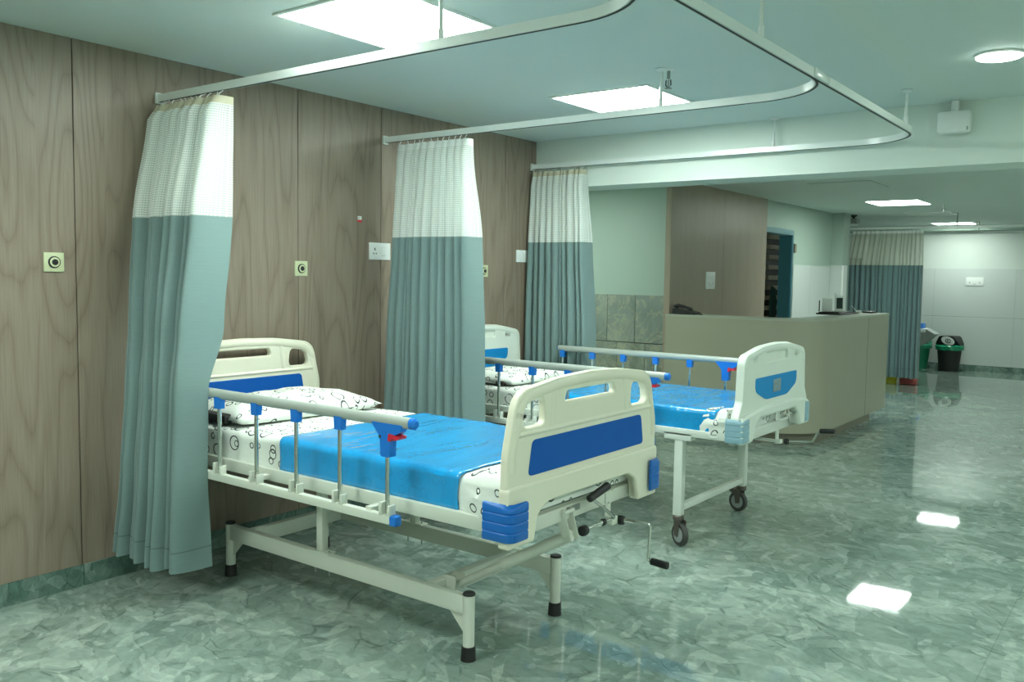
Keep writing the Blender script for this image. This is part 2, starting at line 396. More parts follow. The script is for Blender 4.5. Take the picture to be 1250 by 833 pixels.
# alcove behind the beam: green wall with marble wainscot
YG = 7.9
struct('wall_alcove', MB().box((XL, YG + .012, 0), (.05, YG + .2, H2 + .05)), 'wallgreen')
wa = struct('trim_2', MB().box((XL, YG + .006, 0), (.02, YG + .013, 1.272)), 'slot')
g = .0025
for r, (z0, z1, off) in enumerate(((.788, 1.275, 0), (.30, .785, .12), (0, .297, 0))):
    x = -.446 - .327 * 4 + off
    while x < .02:
        x0, x1 = max(x, XL), min(x + .327, .02)
        if x1 - x0 > .03: MB().box((x0 + g, YG - .004, z0 + g), (x1 - g, YG + .008, z1 - g), .001, 1).obj('wall_tile', 'walmarble', wa)
        x += .327
struct('wall_side', MB().box((XL - .15, YB + .1, 0), (XL, YF, H2 + .05)), 'wallgreen')
struct('wall_behind_beds', MB().box((XL, YB + .0, 0), (-.16, YB + .12, H2 + .3)), 'wallgreen')
# laminate partition, counter stands before it
XP = .11
pw = struct('wall_partition', MB().box((XP - .06, 7.55, 0), (XP - .012, 9.96, H2 + .02)), 'wood2')
for a, c in ((7.55, 8.76), (8.76, 9.96)):
    MB().box((XP - .012, a + .0015, 0), (XP, c - .0015, H2), .0008, 1).obj('wall_panel', 'wood2', pw)
# door wall with opening y 10.05..10.88, z 0..2.06
XD = .08
dw = MB().box((XD - .14, 9.96, 2.065), (XD, 10.90, H2 + .02)).box((XD - .14, 10.90, 0), (XD, 12.45, H2 + .02))
wd = struct('wall_door', dw, 'wallgreen')
struct('wall_door_tiling', MB().box((XD, 10.96, .1), (XD + .006, 11.6, 1.64)).box((XD, 11.603, .1), (XD + .006, 12.40, 1.64)), 'walltile', parent=wd)
wc = struct('wall_column', MB().box((XD - .14, 12.45, 0), (XD + .16, 12.75, H2 + .02)), 'wallgreen')
struct('column_tiling', MB().box((XD, 12.443, .1), (XD + .16, 12.45, 1.66)), 'walltile', parent=wc)
struct('corner_strip', MB().box((XD + .16, 12.435, .1), (XD + .185, 12.6, 1.66)), 'white', parent=wc)
struct('wall_far', MB().box((XL, YF, 0), (XR, YF + .15, H2 + .05)), 'wallwhite')
fw = struct('trim_3', MB().box((XL, YF - .004, .0), (XR, YF, 1.675)), 'slot')
x = -1.72
while x < XR:
    for z0, z1 in ((.098, .885), (.888, 1.677)):
        MB().box((max(x, XL) + .001, YF - .010, z0), (min(x + 1.2, XR) - .001, YF - .001, z1)).obj('wall_tile', 'walltile', fw, False)
    x += 1.2
bf = struct('baseboard_far', MB().box((XL, YF - .016, 0), (XR, YF - .009, .095)), 'basem')
struct('trim_4', MB().box((XL, 15.82, 2.29), (XR, YF, H2 + .02)), 'wallgreen')
struct('wall_right', MB().box((XR, YN, 0), (XR + .15, YF, H1 + .05)), 'wallwhite')
struct('wall_rear', MB().box((-.16, YN - .15, 0), (XR + .1, YN, H1 + .05)), 'wallwhite')
# door frame and what shows through the opening
dfr = struct('door_1', MB().box((XD - .15, 10.865, 0), (XD + .012, 10.905, 2.06)), 'bluedoor')
struct('door_jamb_panel', MB().box((XD - .15, 10.855, 0), (XD + .005, 10.866, 2.02)), 'bluedoor', parent=dfr)
struct('door_lintel', MB().box((XD - .15, 9.96, 2.00), (XD + .014, 10.905, 2.068), .004), 'bluealu', parent=dfr)
struct('door_edge_strip', MB().box((XD - .0, 10.905, 0), (XD + .01, 10.93, 2.06)), 'greymetal', parent=dfr)
struct('door_hinge', MB().box((XD, 10.925, 1.79), (XD + .03, 10.99, 1.90), .004), 'kick', parent=dfr)
rk = thing('slatted_rack', 'dark rack of tan wooden slats seen through the blue door frame', 'rack', (-.62, 11.9, 0))
MB().box((-.05, -.9, 0), (-.02, 1.2, 2.3)).obj('rack_back', 'darkbrown', rk)
for k in range(10):
    z = .74 + k * .1415
    MB().box((-.02, .02, z), (.02, .90, z + .062), .003).obj('slat', 'tan', rk)
tc_ = MB()
for k in range(5): tc_.tube([(-.585 + .012 * (k % 2), 12.02 + k * .03, 1.36 - .01 * k), (-.578, 12.0 + k * .035, 1.15), (-.585, 12.02 + k * .03, .55)], [.012, .03, .022], 8)
tag(tc_.obj('hanging_cloth', 'teal'), 'dark teal cloth hanging in front of the slatted rack in the doorway', 'cloth')

# ---------------------------------------------------------------- ceiling lamps
def square_lamp(x, y, z, label, sx=.595, sy=.595, lit=True, frame=True):
    t_ = thing('ceiling_light', label, 'ceiling light', (x, y, z), 'square ceiling lights')
    f = MB(); q = .016
    for a, b_ in (((-q, -q), (sx + q, 0)), ((-q, sy), (sx + q, sy + q)), ((-q, 0), (0, sy)), ((sx, 0), (sx + q, sy))):
        f.box((a[0], a[1], -.009), (b_[0], b_[1], .0))
    f.obj('lamp_frame', 'white', t_, False)
    MB().box((0, 0, -.006), (sx, sy, -.001)).obj('diffuser', 'lamp' if lit else 'offpanel', t_, False)
    return t_
square_lamp(1.062, 2.262, H1, 'large square lit ceiling panel above the nearest bed, cut by the top edge')
square_lamp(1.062, 4.166, H1, 'square lit ceiling panel beyond the middle curtain rail, near the sprinkler')
square_lamp(.985, 10.70, H2, 'square lit ceiling panel in the low ceiling above the reception counter', .57, .68)
square_lamp(.80, 15.1, H2, 'lit ceiling panel farthest away, seen as a thin strip over the far curtain rail', .56, .42)
square_lamp(.95, 12.76, H2, 'unlit ceiling panel between the counter light and the far curtain rail', .54, .54, False)
square_lamp(1.062, .36, H1, 'lit ceiling panel over the bay before the first curtain, out of view')
square_lamp(1.062, -1.54, H1, 'lit ceiling panel at the near end of the ward, out of view')
square_lamp(4.6, .9, H1, 'lit ceiling panel right of the camera, out of view')
square_lamp(4.9, 3.4, H1, 'lit ceiling panel on the right side of the ward, out of view')
square_lamp(4.9, 9.0, H2, 'lit ceiling panel right of the counter, out of view')
square_lamp(4.4, 13.6, H2, 'lit ceiling panel at the far right, out of view')
square_lamp(-1.5, 6.3, H2, 'added lit ceiling panel in the alcove, unseen behind the beam')  # unseen fill lamp, added to brighten the green alcove wall
square_lamp(-1.5, 10.6, H2, 'added unseen lit ceiling panel in the room behind the blue door frame')  # added lamp, never in view, so the slats in the doorway get light
square_lamp(4.6, 6.3, H2, 'added lit ceiling panel just behind the beam on the right, out of view')  # extra lamp added out of view to light the counter front
square_lamp(4.9, -2.2, H1, 'lit ceiling panel behind the camera, out of view')
hp = thing('ceiling_hatch', 'faint square access panel in the low ceiling behind the beam', 'hatch', (1.04, 8.52, H2))
MB().box((0, 0, -.004), (.59, .63, 0)).obj('hatch_rim', 'wallgreen', hp, False)
MB().box((.008, .008, -.006), (.582, .622, -.003)).obj('hatch_panel', 'ceiling', hp, False)
def round_lamp(x, y, z, label, r=.092):
    t_ = thing('downlight', label, 'ceiling light', (x, y, z), 'round downlights')
    MB().lathe([(r + .008, 0), (r + .008, -.008), (r, -.012)], n=40).obj('lamp_rim', 'white', t_)
    MB().lathe([(r, -.010), (r, -.014), (r * .96, -.016)], n=40).obj('diffuser', 'lampround', t_)
    return t_
round_lamp(3.25, 4.46, H1, 'round lit downlight at the top right of the ceiling')
round_lamp(3.25, 1.3, H1, 'round downlight over the aisle, out of view')

# ---------------------------------------------------------------- curtain rails
ZR = 2.268
def arc(cx, cy, r, a0, a1, n=14): return [(cx + r * math.cos(a0 + (a1 - a0) * k / n), cy + r * math.sin(a0 + (a1 - a0) * k / n), ZR) for k in range(n + 1)]
XO = 2.74
def rail(yw, ystart, label, rods, coupling=True, R_=.36, z=ZR):
    t_ = thing('curtain_rail', label, 'curtain rail', (0, yw, z), 'white curtain rails')
    pts = [(0.012, 0, 0), (1.2, 0, 0)] + [(x, y - yw, 0) for x, y, _ in arc(XO - R_, yw - R_, R_, PI / 2, 0)] + [(XO, ystart - yw, 0)]
    MB().rectsweep(pts, .022, .034).obj('rail_track', 'rail', t_)
    sl = MB().rectsweep([(p[0], p[1], -.0175) for p in pts], .009, .002); sl.obj('rail_slot', 'slot', t_)
    MB().box((0.001, -.02, -.026), (.016, .02, .026), .002).obj('wall_bracket', 'rail', t_)
    if coupling:
        MB().box((XO + .006, ystart - yw - .02, -.018), (XO + .018, ystart - yw + .16, .018), .002).obj('rail_coupling', 'rail', t_)
    for x, y, h in rods:
        r = MB().tube([(x, y - yw, .017), (x, y - yw, h - z)], .008, 10).obj('hanger_rod', 'rail', t_)
        MB().lathe([(.004, 0), (.03, -.001), (.03, -.006), (.010, -.016)], (x, y - yw, h - z), 20).obj('hanger_flange', 'white', r)
        MB().tube([(x, y - yw, .016), (x, y - yw, .052)], .0105, 10).obj('hanger_socket', 'white', r)
    return t_
Y1, Y2, Y3 = 2.39, 3.895, 5.445
rail(Y1, .9, 'white curtain rail nearest the camera, ending above the nearest curtain', [(1.80, Y1, H1)])
rail(Y2, Y1 - .36, 'white curtain rail of the middle bay, passing under the second ceiling panel', [(1.885, Y2, H1), (XO + .006, 2.975, H1)])
rail(Y3, Y2 - .36, 'white curtain rail in front of the beam, with the farthest corner', [(1.865, Y3, H1), (XO, 5.02, H1)])
t_ = thing('curtain_rail', 'distant curtain rail under the low ceiling holding the far curtain', 'curtain rail', (0, 13.0, 2.19), 'white curtain rails')
MB().rectsweep([(XD, 0, 0), (4.6, 0, 0)], .022, .034).obj('rail_track', 'rail', t_)
for x in (1.55, 3.2): MB().tube([(x, 0, .017), (x, 0, H2 - 2.19)], .008, 8).obj('hanger_rod', 'greymetal', t_)
t_ = thing('curtain_rail', 'second distant rail behind the far curtain rail, near the far wall', 'curtain rail', (0, 14.9, 2.21), 'white curtain rails')
MB().rectsweep([(-1.7, 0, 0), (4.6, 0, 0)], .022, .034).obj('rail_track', 'rail', t_)
for x in (1.5,): MB().tube([(x, 0, .017), (x, 0, H2 - 2.21)], .008, 8).obj('hanger_rod', 'greymetal', t_)

# ---------------------------------------------------------------- curtains
def curtain(label, keys, zb, zt, zs, folds, seed, mats=('net', 'fabric'), cloth=2.6, hooks=12, zrail=ZR, heading=.035, grp='bed curtains', flip=False):
    """keys: (z, xL, xR, y, amp) from top to bottom, world coordinates"""
    rnd = random.Random(seed); root_x, root_y = keys[0][1], keys[0][3]
    t_ = thing('curtain', label, 'curtain', (root_x, root_y, zb), grp)
    ph = [0]; 
    for k in range(folds): ph.append(ph[-1] + rnd.uniform(.6, 1.35))
    ph = [p / ph[-1] for p in ph]
    am = [rnd.uniform(.75, 1.2) for _ in range(folds + 1)]; sk = [rnd.uniform(-.35, .45) for _ in range(folds + 1)]
    dr = [rnd.uniform(-1, 1) for _ in range(folds + 1)]
    NU = folds * 12
    def prof(u, z):
        # interpolate keys
        for i in range(len(keys) - 1):
            if keys[i][0] >= z >= keys[i + 1][0]: break
        a, b_ = keys[i], keys[i + 1]; f = (a[0] - z) / max(a[0] - b_[0], 1e-6); f = max(0, min(1, f)); f = f * f * (3 - 2 * f) * .5 + f * .5
        xl, xr, y, amp = [a[j] + (b_[j] - a[j]) * f for j in (1, 2, 3, 4)]
        # which fold
        for k in range(folds):
            if u <= ph[k + 1] + 1e-9: break
        q = (u - ph[k]) / (ph[k + 1] - ph[k])
        fall = (keys[0][0] - z) / (keys[0][0] - keys[-1][0])
        s_ = math.sin(2 * PI * q)
        xl += .30 * amp; xr -= .50 * amp; w_ = xr - xl
        sharp = 2 * abs(math.sin(PI * q)) ** .7 - 1
        env = am[k]
        xx = xl + w_ * (u + ((-.17 + .16 * sk[k]) * math.sin(2 * PI * q)) * (ph[k + 1] - ph[k]) + .012 * dr[k] * fall * math.sin(PI * q))
        yy = y - 1.2 * amp * env * sharp 
        yy += .004 * noise.noise(Vector((u * 14, z * 4, seed)))
        return xx, yy
    def sheet(name, za, zc, nz, mat, wav=0):
        bm = bmesh.new(); uvl = bm.loops.layers.uv.new('uv'); grid = []
        for j in range(nz + 1):
            z = za + (zc - za) * j / nz; row = []
            for i in range(NU + 1):
                u = i / NU; x, y = prof(u, z)
                zz = z
                if wav and j == nz: zz += .006 * math.sin(u * 40 + seed)
                v = bm.verts.new((x - root_x, y - root_y, zz - zb)); row.append((v, u * cloth, z))
            grid.append(row)
        for j in range(nz):
            for i in range(NU):
                q = (grid[j][i], grid[j][i + 1], grid[j + 1][i + 1], grid[j + 1][i]); f = bm.faces.new([p[0] for p in q])
                for lp, p in zip(f.loops, q): lp[uvl].uv = (p[1], p[2])
        me = bpy.data.meshes.new(name); bm.to_mesh(me); bm.free(); finish(me, mat, True, False)
        return link(name, me, t_)
    sheet('net_panel', zt - heading, zs, 14, mats[0])
    sheet('fabric_panel', zs, zb, 40, mats[1], 1)
    sheet('heading_tape', zt, zt - heading, 2, 'tape' if mats[0] == 'net' and seed != 2 else 'white')
    for k in range(hooks):
        u = (k + .5) / hooks; x, y = prof(u, zt)
        x0 = x - root_x; y0 = y - root_y; yr = 0
        MB().tube([(x0, y0, zt - zb - .012), (x0, y0 * .5, zt - zb + .012), (x0, yr, zrail - .017 - zb)], .0022, 6).obj('hook', 'white', t_)
    return t_
curtain('teal and white net curtain nearest the camera, left of the first bed',
        [(2.225, .03, .55, Y1, .035), (2.15, .01, .565, 2.365, .05), (1.69, .045, .625, 2.29, .08), (1.2, .17, .675, 2.20, .085), (.95, .21, .685, 2.135, .06), (.55, .17, .675, 2.13, .065), (.14, .05, .625, 2.17, .08)],
        .145, 2.225, 1.69, 11, 1, cloth=2.6)
curtain('teal and white net curtain between the two beds, behind the nearest bed',
        [(2.225, .125, .70, Y2, .03), (2.12, .125, .71, 3.885, .045), (1.667, .13, .785, 3.87, .085), (1.1, .10, .82, 3.86, .09), (.1, .06, .85, 3.85, .09)],
        .10, 2.225, 1.667, 11, 2, cloth=2.4)
curtain('teal and white net curtain farthest along the laminate wall, beyond the second bed',
        [(2.225, .02, .485, Y3, .028), (2.1, .015, .50, 5.435, .04), (1.70, .01, .545, 5.43, .055), (1.06, .0, .59, 5.43, .06), (.1, -.0 + .01, .62, 5.43, .06)],
        .10, 2.225, 1.70, 10, 3, cloth=2.3, hooks=16)
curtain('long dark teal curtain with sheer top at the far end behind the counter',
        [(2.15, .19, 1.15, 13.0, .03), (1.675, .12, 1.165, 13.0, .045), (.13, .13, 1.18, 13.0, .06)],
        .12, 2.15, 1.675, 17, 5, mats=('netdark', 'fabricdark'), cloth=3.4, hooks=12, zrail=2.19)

# ---------------------------------------------------------------- beds
def top_outline(style):
    if style == 'A':
        return [(-.515, .545, .015), (-.513, .85, .2), (-.462, 1.068, .10), (-.22, 1.098, .3), (0, 1.106, .3), (.22, 1.098, .3), (.462, 1.068, .10), (.513, .85, .2), (.515, .545, .015),
                (.365, .545, .015), (.345, .635, .05), (.28, .668, .05), (-.28, .668, .05), (-.345, .635, .05), (-.365, .545, .015)]
    return [(-.52, .60, .03), (-.52, .74, .04), (-.472, .82, .05), (-.455, 1.055, .07), (-.22, 1.093, .3), (0, 1.103, .3), (.22, 1.093, .3), (.455, 1.055, .07), (.472, .82, .05), (.52, .74, .04), (.52, .60, .03),
            (.36, .60, .03), (.33, .68, .05), (.27, .715, .05), (-.27, .715, .05), (-.33, .68, .05), (-.36, .60, .03)]
def make_board(name, x, sgn, style, parent):
    """sgn: which way the outer face looks along x"""
    body = 'cream' if style == 'A' else 'whitep'
    mb = MB(); out = rpoly(top_outline(style))
    if style == 'A':
        holes = [rpoly([(-.18, 1.008, .016), (-.165, 1.046, .014), (.165, 1.046, .014), (.18, 1.008, .016)]),
                 rpoly([(-.435, .942, .03), (-.415, 1.025, .045), (-.305, 1.037, .03), (-.295, .942, .03)]),
                 rpoly([(.295, .942, .03), (.305, 1.037, .03), (.415, 1.025, .045), (.435, .942, .03)])]
        merge(mb, plate([out] + holes, .034, .008, at=x))
        apr = rpoly([(-.518, .545, .012), (-.518, .752, .02), (.518, .752, .02), (.518, .545, .012), (.365, .545, .012), (.345, .635, .05), (.28, .668, .05), (-.28, .668, .05), (-.345, .635, .05), (-.365, .545, .012)])
        merge(mb, plate([apr], .044, .008, at=x + sgn * .003))
        rim = rpoly([(-.488, .80, 0), (-.486, .86, .15), (-.438, 1.045, .10), (-.2, 1.075, .3), (0, 1.082, .3), (.2, 1.075, .3), (.438, 1.045, .10), (.486, .86, .15), (.488, .80, 0)], seg=8)
        mb.tube([(x, u, v) for u, v in rim], .025, 12)
        mb.tube([(x, -.475, .922), (x, .475, .922)], .023, 12, sy=.7)
        for yy in (-.262, .262): mb.tube([(x, yy, .925), (x, yy * .93, 1.06)], .026, 12, sx=1.0, sy=.8)
        pan = rpoly([(-.40, .775, .018), (-.378, .897, .025), (.378, .897, .025), (.40, .775, .018)])
        bt, bm_ = 'blue', 'bumper'
    else:
        holes = [rpoly([(-.345, 1.014, .008), (-.345, 1.052, .008), (-.285, 1.052, .008), (-.285, 1.014, .008)]), rpoly([(.285, 1.014, .008), (.285, 1.052, .008), (.345, 1.052, .008), (.345, 1.014, .008)]),
                 rpoly([(-.17, 1.010, .02), (-.165, 1.062, .018), (.165, 1.062, .018), (.17, 1.010, .02)])]
        merge(mb, plate([out] + holes, .045, .005, at=x))
        mb.box((x - .006, -.18, 1.0), (x + .006, .18, 1.07))
        apr = rpoly([(-.52, .60, .03), (-.52, .735, .04), (-.44, .755, .12), (-.2, .775, .3), (.2, .775, .3), (.44, .755, .12), (.52, .735, .04), (.52, .60, .03), (.36, .60, .03), (.33, .68, .05), (.27, .715, .05), (-.27, .715, .05), (-.33, .68, .05), (-.36, .60, .03)])
        merge(mb, plate([apr], .07, .016, at=x + sgn * .008))
        rim = rpoly([(-.436, .86, 0), (-.432, 1.035, .07), (-.2, 1.075, .3), (0, 1.083, .3), (.2, 1.075, .3), (.432, 1.035, .07), (.436, .86, 0)], seg=8)
        mb.tube([(x, u, v) for u, v in rim], .026, 12)
        pan = rpoly([(-.31, .86, .09), (-.31, .930, .015), (.31, .930, .015), (.31, .86, .09), (.16, .805, .16), (-.16, .805, .16)])
        bt, bm_ = 'blue2', 'paleblue'
    o = mb.obj(name, body, parent)
    for sg in (1, -1):
        th = .034 if style == 'A' else .045
        me = plate([pan], .005, .0015, at=x + sg * (th / 2 + .0015)); finish(me, bt); link('inlay_panel', me, o)
    if style == 'B' and name == 'footboard':
        MB().box((x + .024, -.06, .835), (x + .0285, .055, .905), .002).obj('glue_residue', 'residue', o)['label'] = 'patch of grey glue residue on blue inlay'
    # corner bumpers
    for s in (-1, 1):
        bb = MB(); zt, zb_ = (.70, .572) if style == 'A' else (.735, .612)
        ca = rpoly([((-.075 if style == 'A' else -.045) * sgn, 0, 0), (.035 * sgn, 0, .03), (.035 * sgn, .085, 0)], seg=6)
        cb = [(p[0], p[1]) for p in ca]
        outer = []; inner = []
        for i, p in enumerate(cb):
            a = Vector(cb[max(i - 1, 0)]); c = Vector(cb[min(i + 1, len(cb) - 1)]); d = (c - a).normalized(); n_ = Vector((d.y, -d.x)) * sgn
            outer.append(Vector(p) + n_ * .012); inner.append(Vector(p))
        levels = [(zb_, -.004), (zb_ + .006, 0)]
        for k in range(1, 4):
            zc = zb_ + (zt - zb_) * k / 4
            levels += [(zc - .004, 0), (zc, -.0035), (zc + .004, 0)]
        levels += [(zt - .006, 0), (zt, -.004)]
        rings = []
        for z, inset in levels:
            ring = []
            for i in range(len(cb)):
                q = inner[i] + (outer[i] - inner[i]) * (1 + inset / .012)
                lift = -.012 * math.sin(PI * i / (len(cb) - 1)) if z > zt - .02 else 0
                ring.append(bb.bm.verts.new((x + q.x, s * (.518 - q.y), z + lift)))
            for i in range(len(cb) - 1, -1, -1):
                q = inner[i]; ring.append(bb.bm.verts.new((x + q.x, s * (.518 - q.y), z)))
            rings.append(ring)
        for A, B in zip(rings, rings[1:]):
            n_ = len(A)
            for i in range(n_): bb.bm.faces.new((A[i], A[(i + 1) % n_], B[(i + 1) % n_], B[i]))
        bb.bm.faces.new(rings[0]); bb.bm.faces.new(rings[-1][::-1])
        bb.obj('corner_bumper', bm_, o)
    return o
def make_side_rail(parent, s, style, dx=0):
    y = s * .56; z = .93; fr = 'frame' if style == 'A' else 'framew'
    o = MB().tube([(.42 + dx, y, z), (1.825 + dx, y, z)], .0215, 16, sx=.8, sy=1.0).obj('side_rail', 'alu', parent)
    MB().tube([(1.825 + dx, y, z), (1.845 + dx, y, z), (1.853 + dx, y, z)], [.0205, .0205, .012], 16, sx=.85).obj('rail_end_cap', 'bluecap', o)
    MB().tube([(.42 + dx, y, z), (.41 + dx, y, z)], [.0205, .014], 16, sx=.85).obj('rail_end_cap', 'bluecap', o)
    for k in range(6):
        x = .455 + .2515 * k + dx
        zt = .905 if k < 5 else .84
        MB().tube([(x, y, .605), (x, y, zt)], .0085, 10).obj('rail_post', 'chrome', o)
        if k < 5: MB().prism([(x - .017, .868), (x + .017, .868), (x + .021, .925), (x - .021, .925)], 'y', y - .014, y + .014).obj('post_cap', 'bluecap', o)
        b_ = MB()
        b_.box((x - .028, y - .018, .585), (x - .014, y + .014, .633), .002).box((x + .016, y - .018, .585), (x + .028, y + .014, .625), .002).box((x - .014, y + .008, .585), (x + .016, y + .014, .61))
        b_.obj('post_bracket', fr, o)
    x = .455 + .2515 * 5 + dx
    pts = rpoly([(x - .020, .80, .008), (x + .024, .80, .008), (x + .026, .868, .02), (x + .075, .897, .02), (x + .085, .922, .004), (x - .070, .922, .004), (x - .055, .905, .01), (x - .024, .87, .02)])
    MB().prism([(p[0], p[1]) for p in pts], 'y', y - .017, y + .017).obj('rail_latch', 'bluecap', o)
    MB().tube([(x - .022, y - s * -.0185 * 1, .872), (x - .022, y + s * .020, .872)], .006, 8).obj('latch_pin', 'dark', o)
    l = rpoly([(x + .018, .862, .004), (x + .022, .888, .004), (x + .038, .885, .01), (x + .075, .880, .004), (x + .066, .868, .004), (x + .036, .872, .01), (x + .030, .858, .004)])
    MB().prism([(p[0], p[1]) for p in l], 'y', y - .021, y + .021).obj('latch_lever', 'red', o)
    MB().box((.38 + dx, y - .014, .555), (1.735 + dx, y + .014, .588), .003).obj('lower_bar', fr, o)
    MB().box((1.735 + dx, y - .016, .553), (1.768 + dx, y + .016, .590), .004).obj('bar_end_cap', 'bluecap', o)
    for xm in (.9, 1.6): MB().box((xm + dx, y, .583), (xm + .03 + dx, y - s * .09, .600)).obj('rail_mount', fr, o)
    return o
def make_bed(label, loc, style):
    t_ = thing('hospital_bed', label, 'bed', loc, 'hospital beds'); fr = 'frame' if style == 'A' else 'framew'
    zo = 0 if style == 'A' else .035
    for s in (-1, 1):
        MB().box((.12, s * .47, .572 + zo), (2.165, s * .43, .624 + zo * .6), .004).obj('deck_side_beam', fr, t_)
    MB().box((2.135, -.43, .548 + zo), (2.170, .43, .602 + zo), .004).obj('deck_end_beam', fr, t_)
    MB().box((.12, -.43, .572), (.15, .43, .628), .004).obj('deck_end_beam', fr, t_)
    dk = MB()
    for a, b_ in ((.15, .75), (.76, 1.10), (1.11, 1.5), (1.51, 2.13)): dk.box((a, -.43, .602), (b_, .43, .617), .002)
    dk.obj('deck_plate', fr, t_)
    dx0 = MB()
    for xx in (.5, .95, 1.4, 1.85): dx0.box((xx, -.43, .575), (xx + .03, .43, .601))
    dx0.obj('deck_cross_bar', fr, t_)
    make_board('footboard', 2.20, 1, style, t_); make_board('headboard', .085, -1, style, t_)
    make_side_rail(t_, -1, style)
    if style == 'B': make_side_rail(t_, 1, style, -.03)
    if style == 'A':
        ZT = .252; x0, x1, yy = .395, 1.875, .29
        for x in (x0, x1):
            for s in (-1, 1):
                lg = MB().tube([(x, s * yy, .04), (x, s * yy, ZT)], .0225, 18).obj('leg', fr, t_)
                MB().lathe([(.030, 0), (.029, .006), (.0265, .055)], (x, s * yy, 0), 20).obj('rubber_foot', 'dark', lg)
                MB().lathe([(.0245, ZT), (.0245, ZT + .005), (.021, ZT + .009)], (x, s * yy, 0), 20).obj('leg_cap', 'dark', lg)
                d = 1 if x == x0 else -1
                MB().prism([(x + d * .018, .18), (x + d * .10, .18), (x + d * .018, .095)], 'y', s * yy - .003, s * yy + .003).obj('gusset', fr, lg)
        for s in (-1, 1): MB().box((x0 + .015, s * yy - .019, .178), (x1 - .015, s * yy + .019, .248), .004).obj('base_side_beam', fr, t_)
        for x in (.53, 1.66): MB().box((x - .022, -yy + .019, .178), (x + .022, yy - .019, .246), .004).obj('base_cross_beam', fr, t_)
        for s in (-1, 1):
            p = MB().box((1.03, s * yy - .017, .252), (1.068, s * yy + .017, .60), .003).obj('support_post', fr, t_)
            MB().box((.985, s * yy - .024, .248), (1.113, s * yy + .024, .254), .001).obj('post_foot_plate', fr, p)
            for q in (-.045, .045):
                MB().tube([(1.05 + q, s * yy, .262), (1.05 + q, s * yy, .15)], .004, 6).obj('bolt', 'greymetal', p)
        # lifting tube from the base up to the crank bracket
        lt = MB().tube([(1.70, -.165, .215), (1.94, -.13, .352)], .0155, 14).obj('lift_tube', fr, t_)
        MB().tube([(1.92, -.133, .340), (2.195, -.092, .497)], .023, 14).obj('lift_tube_sleeve', fr, lt)
        MB().box((1.668, -.20, .20), (1.73, -.195, .262), .001).box((1.668, -.143, .20), (1.73, -.138, .262), .001).tube([(1.70, -.205, .218), (1.70, -.13, .218)], .006, 8).obj('tube_bracket', fr, lt)
        br = MB()
        br.obox((2.18, -.066, .535), (.040, .004, .12), RY(-.30), .001).obox((2.18, -.118, .535), (.040, .004, .12), RY(-.30), .001).box((2.14, -.118, .545), (2.165, -.066, .575))
        for zz in (.50, .585): br.tube([(2.185, -.126, zz), (2.185, -.060, zz)], .008, 8)
        br.obj('crank_bracket', fr, t_)
        # folded crank
        ck = MB().tube([(2.215, -.02, .507), (2.215, .10, .507)], .0105, 10).tube([(2.215, .09, .507), (2.215, .186, .506)], .007, 10).obj('crank', 'chrome', t_)
        MB().lathe([(.006, -.017), (.019, -.012), (.021, 0), (.019, .012), (.006, .017)], (2.215, -.035, .505), 16, RX(PI / 2)).obj('crank_ball', 'dark', ck)
        MB().lathe([(.013, -.01), (.015, 0), (.013, .01)], (2.215, .105, .507), 12, RX(PI / 2)).obj('crank_collar', 'dark', ck)
        MB().tube([(2.215, .186, .506), (2.222, .176, .515), (2.222, .02, .612), (2.222, .0, .624)], .0065, 10).obj('crank_arm', 'chrome', ck)
        MB().tube([(2.222, -.012, .620), (2.222, -.008, .622), (2.222, .122, .648), (2.222, .128, .649)], [.010, .0145, .0155, .010], 14).obj('crank_grip', 'dark', ck)
        # open crank
        b2 = MB().box((2.16, .205, .50), (2.166, .245, .60), .001).box((2.166, .205, .468), (2.20, .245, .50), .002).box((2.15, .19, .558), (2.174, .262, .598))
        b2.tube([(2.15, .225, .555), (2.175, .225, .555)], .008, 8); b2.obj('crank_bracket', fr, t_)
        c2 = MB().tube([(2.20, .262, .480), (2.26, .272, .479)], .010, 10).tube([(2.25, .27, .479), (2.31, .283, .479)], .006, 8).obj('crank', 'chrome', t_)
        MB().lathe([(.006, -.017), (.018, -.012), (.020, 0), (.018, .012), (.006, .017)], (2.205, .262, .480), 16, RY(PI / 2)).obj('crank_ball', 'dark', c2)
        MB().tube([(2.30, .281, .479), (2.318, .284, .478), (2.326, .285, .468), (2.322, .28, .345), (2.326, .279, .335), (2.335, .279, .332)], .006, 10).obj('crank_arm', 'chrome', c2)
        MB().tube([(2.334, .279, .334), (2.338, .279, .334), (2.408, .279, .330), (2.412, .279, .330)], [.009, .0145, .0155, .010], 14).obj('crank_grip', 'dark', c2)
        MB().box((2.170, -.085, .572), (2.172, .005, .596), .0005).obj('maker_plate', 'greymetal', t_)['label'] = 'small grey plate on the deck end beam'
    else:
